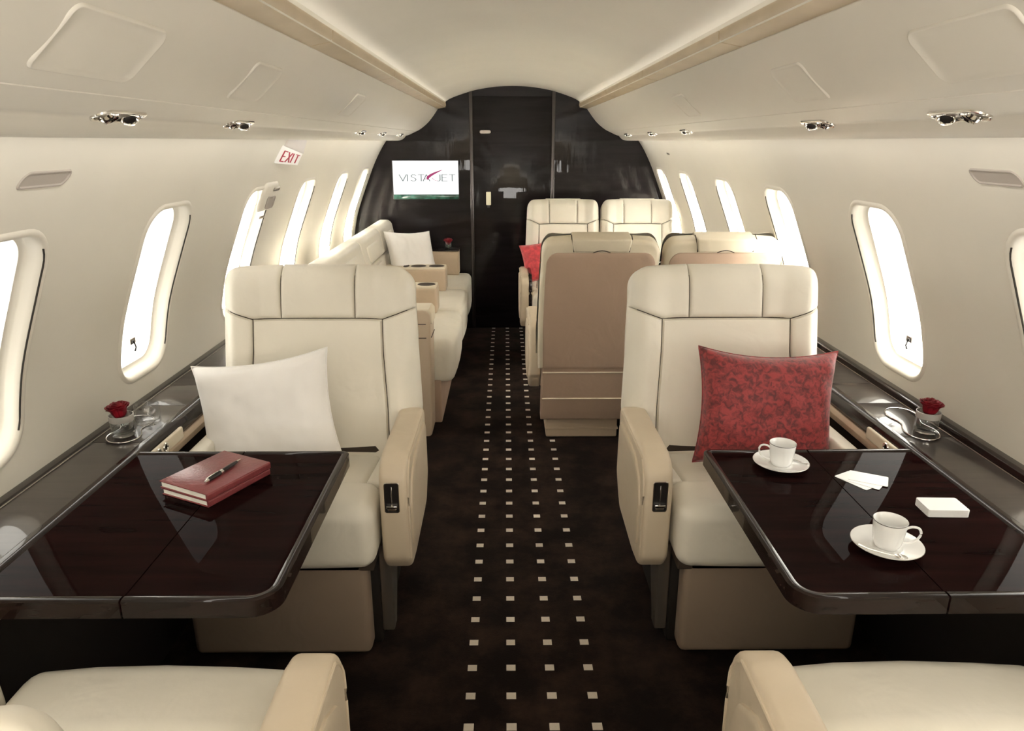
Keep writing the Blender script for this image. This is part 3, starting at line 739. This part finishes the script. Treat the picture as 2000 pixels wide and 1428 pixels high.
    # arms
    def armrest(x0, x1, outer, zt=.622, zbm=.255, y0=.028, y1=.50, ctrl=False, side=1):
        pts = [(y0+.004, zbm+.06), (y0, zt-.10), (y0+.004, zt-.050), (y0+.030, zt-.014), (y0+.085, zt), (y1-.06, zt-.004), (y1, zt-.014), (y1, zbm+.10), (y1-.07, zbm+.01), (y0+.14, zbm), (y0+.045, zbm+.010)]
        pts = rounded(pts, [.05, .06, .05, .06, .10, .05, .03, .05, .05, .05, .05], 5)
        bm_ = bmesh.new(); prism(bm_, pts, x0, x1, 'x', .015, 4)
        ar = obj('armrest', bm_, CR if not outer else M_arm, e)
        # raised outer panel
        q = [(y0+.055, zbm+.07), (y0+.045, zt-.16), (y0+.075, zt-.085), (y0+.15, zt-.045), (y1-.04, zt-.04), (y1-.03, zbm+.13), (y1-.10, zbm+.05), (y0+.14, zbm+.045)]
        q = rounded(q, .045, 6); xo = x1 if side > 0 else x0
        bm_ = bmesh.new()
        patch(bm_, lambda u, v, h: Vector((xo+side*h, u, v)), q if area2(q) > 0 else q[::-1], [(0, -.002), (-.002, .005), (-.008, .007), (-.02, .007)], 4)
        obj('arm_panel', bm_, M_arm, ar)
        bm_ = bmesh.new(); t = [(y0+.016, zbm+.06), (y0+.010, zt-.11), (y0+.022, zt-.055), (y0+.055, zt-.022), (y0+.10, zt-.013), (y1-.05, zt-.016)]
        t = smooth_poly(t, 30)
        tube(bm_, [(xo+side*.0006-side*.0, u, v) for u, v in t], .0030, 6); obj('piping', bm_, M_arm, ar)
        if dark_trim:
            bm_ = bmesh.new(); xi = x0 if side > 0 else x1
            tube(bm_, [(xi-side*.004, u, v+.008) for u, v in t], .013, 8); obj('dark_trim', bm_, M_rim, ar)
        if ctrl:
            xm = (x0+x1)/2-side*.004
            bm_ = bmesh.new(); f = lambda u, v, h: Vector((u, y0+.0005-h, v))
            sweep(bm_, rrect(xm, zt-.108, .038, .088, .005, 3), [(.0025, 0), (.0015, .002), (-.0005, .002), (-.0015, -.001)], mapf=f); cf = obj('recline_control', bm_, M_chrome, ar)
            bm_ = bmesh.new(); patch(bm_, f, rrect(xm, zt-.108, .037, .087, .004, 3), [(0, .0006)], 2); obj('control_plate', bm_, M_black, ar)
            bm_ = bmesh.new(); rbox(bm_, xm-.015, xm+.015, y0-.010, y0+.002, zt-.137, zt-.129, .002, 2); rbox(bm_, xm-.0015, xm+.0015, y0-.003, y0+.001, zt-.129, zt-.073, .0008, 1); rbox(bm_, xm-.012, xm+.012, y0-.004, y0+.001, zt-.147, zt-.139, .001, 1)
            obj('lever', bm_, M_chrome, ar)
    if kind == 'single':
        if a_ > 0:
            armrest(.272, .352, True, ctrl=True, side=1); armrest(-.318, -.264, False, zt=.585, zbm=.30, side=-1)
        else:
            armrest(-.352, -.272, True, ctrl=True, side=-1); armrest(.264, .318, False, zt=.585, zbm=.30, side=1)
    else:
        for k, on in zip((a_, -a_), arms):
            if on: armrest(min(k*.252, k*.312), max(k*.252, k*.312), True, zt=.615, side=k)
        # rear shell details
        def rp(x, y, h): return bk(x, y, -.012-h)
        for sgn in (1,):
            q = [(.292, -.03), (.297, .18), (.292, .42)]+[(.232+.056*math.cos(t), .500+.060*math.sin(t)) for t in [i*PI/2/6 for i in range(7)]]
            q = q+[(-x, y) for x, y in q[::-1]]; q = q if area2(q) > 0 else q[::-1]
            b = bmesh.new(); patch(b, rp, q, [(.003, -.008), (0, .003), (-.006, .0055), (-.02, .006)], 5, cen=(0, .25)); obj('rear_panel', b, M_tan2, e)
        low = [(.31, -.335), (.31, .0), (-.31, .0), (-.31, -.335)]
        b = bmesh.new(); bb_ = bmesh.new(); prism(bb_, [(x*.96, y) for x, y in low], -.010, .07, 'z', .012, 3)
        for v in bb_.verts: v.co = bk(v.co.x, v.co.y, v.co.z)
        merge(b, bb_); lp = obj('lower_rear_panel', b, M_tan2, e)
        for h_ in (-.055, -.205):
            b = bmesh.new(); tube(b, [bk(-.292, h_, -.012), bk(.292, h_, -.012)], .0035, 6); obj('welt', b, M_cream2, lp)
        # headrest flap folded over the top
        fl = [(.155, .640), (.140, .612), (.125, .545), (-.125, .545), (-.140, .612), (-.155, .640)]
        def fm(x, y, h):
            # wraps over the top
            if y > .618: return bk(x, .630, -.02+(y-.618)*2.6)
            return bk(x, y, -.0175-h)
        b = bmesh.new(); bb_ = bmesh.new(); rbox(bb_, -.145, .145, .566, .627, -.024, .085, .010, 4)
        for v in bb_.verts:
            k = 1+.10*(v.co.y-.566)/.07; v.co = bk(v.co.x*k, v.co.y, v.co.z)
        merge(b, bb_); hf = obj('headrest_flap', b, SH, e)
        b = bmesh.new(); c = [bk(lerp(-.045, .045, t/8), .566+.010*math.sin(PI*t/8), -.0245) for t in range(9)]; tube(b, c, .0020, 6); obj('flap_notch', b, M_seam, hf)
        for k in (1, -1):
            b = bmesh.new(); tube(b, [bk(k*.146, .566, -.015), bk(k*.149, .595, -.014), bk(k*.158, .622, -.006), bk(k*.158, .632, .02)], .0022, 6)
            obj('flap_seam', b, M_seam, hf)
    return e
G1 = 'single cream leather seats'
make_seat((-.68, 1.758, 0), 1, 'cream leather seat facing the camera with the white cushion, behind the notebook table', G1, boff=.006)
make_seat((.68, 1.758, 0), -1, 'cream leather seat facing the camera with the large red cushion, behind the coffee table', G1, boff=.006)
make_seat((-.70, 1.105, 0), -1, 'cream leather seat from behind, cut off at the bottom left of the picture', G1, rz=PI, tilt=18.5, yb=.585, boff=.0)
make_seat((.70, 1.105, 0), 1, 'cream leather seat from behind, cut off at the bottom right of the picture', G1, rz=PI, tilt=28, yb=.60, boff=.0)
G2 = 'paired seats on the right'
make_seat((.370, 3.87, 0), 1, 'taupe-backed paired seat with its back to the camera, on the aisle', G2, rz=PI, W=.262, kind='pair', arms=(True, False), shell=M_cream2)
make_seat((.918, 3.87, 0), -1, 'taupe-backed paired seat with its back to the camera, window side, half hidden', G2, rz=PI, W=.262, kind='pair', arms=(True, False), shell=M_cream2)
make_seat((.355, 4.62, 0), -1, 'cream paired seat facing the camera at the bulkhead, on the aisle', G2, W=.252, kind='pair', arms=(True, False), dark_trim=True)
make_seat((.885, 4.62, 0), 1, 'cream paired seat facing the camera at the bulkhead, window side', G2, W=.252, kind='pair', arms=(True, False))

# ------------------------------------------------------------------ couch
def make_couch():
    e = empty('sofa', (-.75, 4.55, 0), 'long cream leather sofa with fold-down arms along the left wall by the bulkhead', 'sofa')
    ox, oy = -.75, 4.55
    def L(x, y): return x-ox, y-oy
    def box(n, x0, x1, y0, y1, z0, z1, r, m, par=e, seg=4, fn=None, cuts=0):
        b = bmesh.new(); rbox(b, x0-ox, x1-ox, y0-oy, y1-oy, z0, z1, r, seg, fn=fn, cuts=cuts); return obj(n, b, m, par)
    box('base', -1.02, -.40, 3.62, 5.68, .0, .24, .01, M_tan2)
    bo = [3.62, 4.35, 5.03, 5.68]
    for a, c in zip(bo, bo[1:]):
        def fn(x, y, z, a=a, c=c):
            v = (y+oy-(a+c)/2)/((c-a)/2); u = (x+ox+.62)/.3
            return (x+(.012*(1-v*v) if x+ox > -.36 else 0), y, z+(.014*(1-v*v)*(1-min(1, u*u)) if z > .4 else 0)+.003*noise.noise(Vector((x*7, y*7, z))))
        box('seat_cushion', -.92, -.330, a+.002, c-.002, .225, .462, .045, M_cream, fn=fn, cuts=3, seg=6)
    # back: sloping prism in x-z
    bo2 = [3.50, 4.35, 5.03, 5.60]
    for a, c in zip(bo2, bo2[1:]):
        b = bmesh.new(); pr = rounded([(-.86, .40), (-.905, .70), (-1.13, .70), (-1.13, .40)], [.02, .02, .01, .01], 4)
        prism(b, [(x-ox, z) for x, z in pr], a+.002-oy, c-.002-oy, 'y', .018, 4); obj('back_cushion', b, M_cream, e)
        b = bmesh.new(); pr = rounded([(-.898, .705), (-.93, .862), (-.955, .885), (-1.02, .885), (-1.13, .80), (-1.13, .705)], [.02, .035, .03, .03, .01, .01], 4)
        prism(b, [(x-ox, z) for x, z in pr], a+.002-oy, c-.002-oy, 'y', .018, 4); hr = obj('head_cushion', b, M_cream, e)
        # raised centre panel
        b = bmesh.new(); m = (a+c)/2; hw = (c-a)*.30
        def f(u, v, h): t = (v-.705)/.157; return Vector((lerp(-.898, -.930, t)+h-ox, u-oy, v))
        patch(b, f, rrect(m, .775, hw*2, .10, .02, 5), [(0, -.002), (-.004, .006), (-.012, .009)], 3); obj('head_panel', b, M_cream, hr)
        def f2(u, v, h): t = (v-.40)/.30; return Vector((lerp(-.86, -.905, t)+h-ox, u-oy, v))
        b = bmesh.new(); patch(b, f2, rrect(m, .585, hw*2, .20, .02, 5), [(0, -.002), (-.004, .008), (-.014, .012)], 3); obj('back_panel', b, M_cream, e)
    # near end arm, a tall rounded post
    b = bmesh.new(); pr = rounded([(-1.04, .004), (-.435, .004), (-.425, .60), (-.425, .668), (-1.04, .668)], [.01, .02, .02, .035, .01], 5)
    prism(b, [(x-ox, z) for x, z in pr], 3.42-oy, 3.60-oy, 'y', .022, 4); ea = obj('end_arm', b, M_tan, e)
    b = bmesh.new(); pr = [(-.55, .672), (-.432, .672), (-.418, .655), (-.416, .60), (-.55, .60)]
    prism(b, [(x-ox, z) for x, z in pr[::-1]], 3.425-oy, 3.595-oy, 'y', .012, 3); obj('arm_cap', b, M_cream2, ea)
    for z in (.60, .53):
        b = bmesh.new(); tube(b, [(-1.0-ox, 3.4195-oy, z), (-.45-ox, 3.4195-oy, z), (-.4235-ox, 3.44-oy, z), (-.4235-ox, 3.59-oy, z)], .0022, 6); obj('arm_welt', b, M_seam, ea)
    # fold-down arms with cup holders
    for y in (4.30, 4.97):
        b = bmesh.new(); rbox(b, -.90-ox, -.468-ox, y-.085-oy, y+.085-oy, .466, .622, .014, 4); ar = obj('fold_down_arm', b, M_tan, e)
        b = bmesh.new(); rbox(b, -.895-ox, -.472-ox, y-.080-oy, y+.080-oy, .612, .630, .008, 3); obj('arm_top', b, M_cream2, ar)
        for x, w_ in ((-.535, .052), (-.66, .052), (-.745, .018)):
            b = bmesh.new(); q = [(x+w_*math.cos(t)-ox, y+.045*math.sin(t)-oy) for t in [2*PI*i/24 for i in range(24)]]
            patch(b, lambda u, v, h: Vector((u, v, .6302+h)), q, [(.003, 0), (0, .002), (-.003, .0008)], 2)
            obj('cup_holder', b, M_seam, ar)
    # cabinet at the bulkhead end
    box('end_cabinet', -1.0, -.418, 5.52, 5.685, .466, .652, .008, M_tan)
    box('cabinet_top', -1.0, -.416, 5.515, 5.687, .652, .662, .003, M_rim)
    b = bmesh.new(); rbox(b, -.62-ox, -.43-ox, 5.512-oy, 5.521-oy, .475, .622, .003, 2); obj('cabinet_door', b, M_tan, e)
make_couch()

# ------------------------------------------------------------------ cushions
def pillow(name, w_, h_, t_, m, label, cat, loc, rot, group, piping=None, wr=.006, seed=0, sag=0):
    N = 44; b = bmesh.new(); F = {}
    def P(i, j, sgn):
        u = -1+2*i/N; v = -1+2*j/N
        x = u*w_/2*(1-.095*(1-v*v)*abs(u)**2.2); y = v*h_/2*(1-.095*(1-u*u)*abs(v)**2.2)
        k = max(0, (1-u**4)*(1-v**4)); z = t_/2*(k**.55)
        n = noise.noise(Vector((u*2.6+seed, v*2.6, sgn*3)))*wr+noise.noise(Vector((u*7+seed, v*5, sgn*7)))*wr*.35
        rd = math.hypot(u, v); ang = math.atan2(v, u); n += wr*.7*math.sin(ang*14+seed)*max(0, rd-.55)*k
        y += -sag*(1-u*u)*max(0, v)
        return Vector((x, y, sgn*(z+n*min(1, k*2.5))))
    for sgn in (1, -1):
        for i in range(N+1):
            for j in range(N+1):
                if sgn < 0 and (i in (0, N) or j in (0, N)): F[i, j, -1] = F[i, j, 1]; continue
                F[i, j, sgn] = b.verts.new(P(i, j, sgn))
        for i in range(N):
            for j in range(N):
                q = [F[i, j, sgn], F[i+1, j, sgn], F[i+1, j+1, sgn], F[i, j+1, sgn]]
                b.faces.new(q if sgn > 0 else q[::-1])
    border = [P(i, 0, 1) for i in range(N)]+[P(N, j, 1) for j in range(N)]+[P(N-i, N, 1) for i in range(N)]+[P(0, N-j, 1) for j in range(N)]
    e = empty(name, loc, label, cat, group); e.rotation_euler = rot
    obj('cushion_body', b, m, e, ang=80)
    b = bmesh.new(); tube(b, border, .0022, 6, True); obj('cushion_edge', b, piping or m, e, ang=80)
    return e
GP = 'scatter cushions'
pillow('cushion', .440, .355, .135, M_white, 'white satin cushion leaning on the left front seat', 'cushion', (-.795, 2.085, .650), (rad(76), rad(-9), rad(-3)), GP, seed=1.7, sag=.006)
pillow('cushion', .440, .360, .145, M_velvet, 'large red crushed velvet cushion leaning on the right front seat', 'cushion', (.748, 2.075, .672), (rad(76), rad(3), rad(2)), GP, seed=4.2, piping=M_velvet, sag=.012)
pillow('cushion', .375, .375, .13, M_white, 'white cushion standing on the far end of the sofa', 'cushion', (-.725, 5.13, .672), (rad(66), rad(4), rad(38)), GP, seed=8.2)
pillow('cushion', .33, .27, .11, mat('bright_red_velvet', (.62, .06, .075), .6, sheen=.4, var=.25, vscale=40), 'small bright red cushion in the far aisle seat, mostly hidden', 'cushion', (.222, 5.00, .662), (rad(74), rad(-11), rad(-6)), GP, seed=3.1)

# ------------------------------------------------------------------ things on the left table
def notebook(loc, rz, L_, W_, T_, label, mcov, grp):
    e = empty('notebook', loc, label, 'notebook', grp, rz)
    c = .0022
    b = bmesh.new(); rbox(b, -W_/2, W_/2, -L_/2, L_/2, T_-c, T_, .001, 2); rbox(b, -W_/2, W_/2, -L_/2, L_/2, 0, c, .001, 2)
    pr = rounded([(W_/2-.004, 0), (W_/2+.002, .001), (W_/2+.002, T_-.001), (W_/2-.004, T_)], [0, .004, .004, 0], 4)
    prism(b, pr, -L_/2, L_/2, 'y', .0004, 1); obj('cover', b, mcov, e)
    b = bmesh.new(); rbox(b, -W_/2+.003, W_/2-.003, -L_/2+.003, L_/2-.003, c, T_-c, .0005, 1); obj('pages', b, M_paper, e)
    return e
# measured corners give the centre and turn of the pair
cx, cy = (-.787-.649-.729-.862)/4, (1.708+1.636+1.456+1.539)/4
rz = rad(-26.5)
notebook((cx, cy, LZ+.0005), rz, .192, .152, .0165, 'lower of the two stacked notebooks on the left table', M_redbook, 'stacked notebooks')
notebook((cx, cy, LZ+.0175), rz-.01, .194, .156, .0175, 'red leather notebook on top of the stack, with the pen lying on it', M_redbook, 'stacked notebooks')
zt = LZ+.0175+.0175
p0, p1 = Vector((-.754, 1.512)), Vector((-.716, 1.640)); d = p1-p0; Lp = d.length
e = empty('pen', (p0.x, p0.y, zt+.0058), 'black ballpoint pen with silver fittings lying on the red notebook', 'pen', None, math.atan2(d.y, d.x))
Rx = Matrix.Rotation(PI/2, 4, 'Y')
def plathe(n, prof, m, par):
    b = bmesh.new(); lathe(b, prof, 20, Rx); return obj(n, b, m, par)
plathe('barrel', [(0, .058), (.0052, .058), (.0048, .10), (.0034, Lp-.016), (0, Lp-.016)], M_black, e)
plathe('cap', [(0, .012), (.0046, .012), (.0056, .03), (.0056, .054), (0, .054)], M_black, e)
plathe('centre_ring', [(0, .0535), (.0060, .0535), (.0060, .0625), (0, .0625)], M_chrome, e)
plathe('end_cap', [(0, 0), (.0028, .001), (.0046, .0125), (0, .0125)], M_chrome, e)
plathe('tip', [(0, Lp-.017), (.0034, Lp-.017), (.0012, Lp), (0, Lp)], M_chrome, e)
b = bmesh.new(); tube(b, [(.004, 0, .0052), (.008, 0, .0068), (.045, 0, .0068), (.048, 0, .0062)], .0012, 6); obj('clip', b, M_chrome, e)

# ------------------------------------------------------------------ things on the right table
def saucer_cup(loc, rzc, label_c, label_s, spoon):
    x, y = loc
    s = empty('saucer', (x, y, LZ), label_s, 'saucer', 'saucers')
    b = bmesh.new(); R = .068
    lathe(b, [(0, .003), (.024, .003), (.026, .0005), (.030, .0005), (.032, .003), (.052, .008), (R, .0145), (R+.001, .0155), (R, .0165), (.052, .011), (.032, .006), (.028, .0052), (.026, .0062), (0, .0062)], 48)
    obj('dish', b, M_porc, s, ang=50)
    b = bmesh.new(); tube(b, [((R+.0003)*math.cos(t), (R+.0003)*math.sin(t), .0158) for t in [2*PI*i/48 for i in range(48)]], .0006, 5, True); obj('rim_line', b, M_steel, s)
    c = empty('coffee_cup', (x, y, LZ+.0066), label_c, 'cup', 'coffee cups', rzc)
    b = bmesh.new(); H = .060
    lathe(b, [(0, .002), (.018, .002), (.019, 0), (.022, 0), (.0245, .003), (.0275, .012), (.0305, .035), (.0325, H-.001), (.0320, H), (.0308, H-.001), (.0290, .035), (.026, .012), (.022, .006), (0, .006)], 48)
    obj('cup_body', b, M_porc, c, ang=50)
    b = bmesh.new(); hp = [(.0300, 0, .045), (.040, 0, .051), (.052, 0, .050), (.057, 0, .040), (.053, 0, .027), (.042, 0, .017), (.0285, 0, .013)]
    hp = [tuple(p) for p in smooth_poly(hp, 24)]; tube(b, hp, .0026, 8); obj('handle', b, M_porc, c)
    b = bmesh.new(); tube(b, [(.0324*math.cos(t), .0324*math.sin(t), H-.0015) for t in [2*PI*i/48 for i in range(48)]], .0008, 5, True); obj('rim_band', b, M_black, c)
    if spoon:
        a0, lb = spoon; sp = empty('teaspoon', (x, y, LZ), lb, 'spoon', 'teaspoons', a0)
        b = bmesh.new(); tube(b, [(-.020, .046, .0135), (.0, .045, .0125), (.03, .042, .0125), (.050, .040, .0165)], [.0018, .0016, .0014, .0022], 6); obj('spoon_stem', b, M_chrome, sp)
        b = bmesh.new(); lathe(b, [(0, -.001), (.006, .0), (.0085, .0022), (.0080, .0030), (.0055, .0012), (0, .0004)], 16, Matrix.Translation((-.028, .0465, .0125)) @ Matrix.Diagonal((1.5, 1, 1, 1))); obj('spoon_bowl', b, M_chrome, sp)
saucer_cup((.648, 1.672), rad(172), 'small white coffee cup with dark rim nearer the red cushion', 'white saucer under the cup nearer the red cushion', (rad(-60), 'silver teaspoon on the saucer nearer the red cushion'))
saucer_cup((.722, 1.283), rad(-22), 'small white coffee cup with dark rim at the near edge of the right table', 'white saucer under the cup at the near edge of the right table', (rad(150), 'silver teaspoon on the saucer at the near edge of the right table'))
# playing cards
lbs = ['playing card at the bottom of the small fan of cards on the right table', 'playing card in the middle of the small fan of cards on the right table', 'white playing card lying on top of the small fan on the right table']
for k, (x, y, a) in enumerate(((.808, 1.590, 30), (.822, 1.588, 48), (.838, 1.597, 62))):
    b = bmesh.new(); prism(b, rrect(0, 0, .058, .088, .004, 4), 0, .0007, 'z', 0)
    o = obj('playing_card', b, M_card); o.location = (x, y, LZ+.0004+k*.0009); o.rotation_euler = (0, 0, rad(a)); tag(o, lbs[k], 'playing card', 'loose playing cards')
b = bmesh.new(); prism(b, rrect(0, 0, .090, .060, .005, 4), 0, .0175, 'z', .0004, 1)
for k in range(9): sweep(b, rrect(0, 0, .090, .060, .005, 4), [(-.0002, .0018+k*.0017), (.00025, .0021+k*.0017), (-.0002, .0024+k*.0017)])
o = obj('card_deck', b, M_card); o.location = (.926, 1.437, LZ+.0004); o.rotation_euler = (0, 0, rad(-2)); tag(o, 'squared stack of white playing cards on the right table', 'card deck')

# ------------------------------------------------------------------ roses and glasses
def tumbler(parent, R, H, water=None, frost=False):
    b = bmesh.new(); lathe(b, [(0, 0), (R-.003, 0), (R-.001, .002), (R, .006), (R, H-.001), (R-.001, H), (R-.0022, H-.001), (R-.0026, .012), (R-.006, .009), (0, .009)], 40)
    g = obj('glass_body', b, M_glass, parent, ang=50)
    if water:
        b = bmesh.new(); lathe(b, [(0, .0095), (R-.006, .0095), (R-.0032, .0125), (R-.0030, water), (0, water)], 40); obj('water', b, M_water, parent, ang=50)
    if frost:
        b = bmesh.new(); lathe(b, [(R+.0004, H-.017), (R+.0014, H-.016), (R+.0014, H+.001), (R-.0004, H+.0015)], 40); obj('frosted_band', b, M_frost, parent, ang=50)
def rose(x, y, z, R, label, group, tilt=(0, 0), seed=0, parts=True):
    rr = random.Random(seed)
    e = empty('rose_bloom', (x, y, z), label, 'rose', group); e.rotation_euler = (tilt[0], tilt[1], 0)
    b = bmesh.new(); lathe(b, [(0, -.028), (.0035, -.028), (.004, -.004), (R*.5, .004), (R*.55, .010), (0, .012)], 14); obj('stem', b, mat('rose_stem_%d' % seed, (.06, .10, .03), .6), e)
    k = 0
    for ring, (r0, r1, h, n) in enumerate(((.16, .10, 1.70, 2), (.34, .26, 1.66, 3), (.55, .50, 1.56, 4), (.78, .78, 1.48, 5), (.88, .94, 1.30, 5))):
        for i in range(n):
            a0 = 2*PI*i/n+ring*.9+rr.uniform(-.15, .15); wd = 2*PI/n*.62+.25; b = bmesh.new(); nu, nv = 10, 7; g = []
            for v in range(nv+1):
                t = v/nv; row = []
                for u in range(nu+1):
                    q = -1+2*u/nu; a = a0+q*wd
                    rad_ = R*lerp(r0*.45+.1, r1, t**.7)*(1+.06*math.sin(5*a+ring)); lip = R*.10*max(0, t-.75)/.25*(1+ring*.4)
                    zz = R*h*t*(1-.16*abs(q)**2.5*t)+R*.05*math.sin(7*q+ring+i)*t-lip*.2
                    row.append(b.verts.new(((rad_+lip)*math.cos(a), (rad_+lip)*math.sin(a), zz)))
                g.append(row)
            for v in range(nv):
                for u in range(nu): b.faces.new((g[v][u], g[v][u+1], g[v+1][u+1], g[v+1][u]))
            p = obj('petal', b, M_rose, e, ang=80)
            sm = p.modifiers.new('thick', 'SOLIDIFY'); sm.thickness = .0006
    return e
GR = 'roses in glasses'; GG = 'clear glass tumblers'
g = empty('glass_tumbler', (-1.140, 1.895, LZ+.001), 'short clear glass of water holding the left rose', 'glass', GG); tumbler(g, .031, .060, .036, True)
rose(-1.142, 1.895, LZ+.056, .0265, 'dark red rose standing in the glass on the left ledge', GR, (0, rad(-8)), 3)
g = empty('glass_tumbler', (-1.112, 1.985, LZ+.001), 'empty clear glass tumbler beside the rose on the left ledge', 'glass', GG); tumbler(g, .034, .058)
g = empty('glass_tumbler', (1.150, 1.900, LZ+.001), 'short clear glass of water holding the right rose', 'glass', GG); tumbler(g, .031, .060, .036, True)
rose(1.150, 1.900, LZ+.056, .0265, 'dark red rose standing in the glass on the right ledge', GR, (0, rad(6)), 5)
g = empty('glass_tumbler', (-.50, 5.60, .6625), 'small glass under the far rose on the sofa end cabinet', 'glass', GG); tumbler(g, .031, .050)
rose(-.50, 5.60, .695, .030, 'far rose in a glass on the sofa end cabinet by the bulkhead', GR, (0, 0), 9)
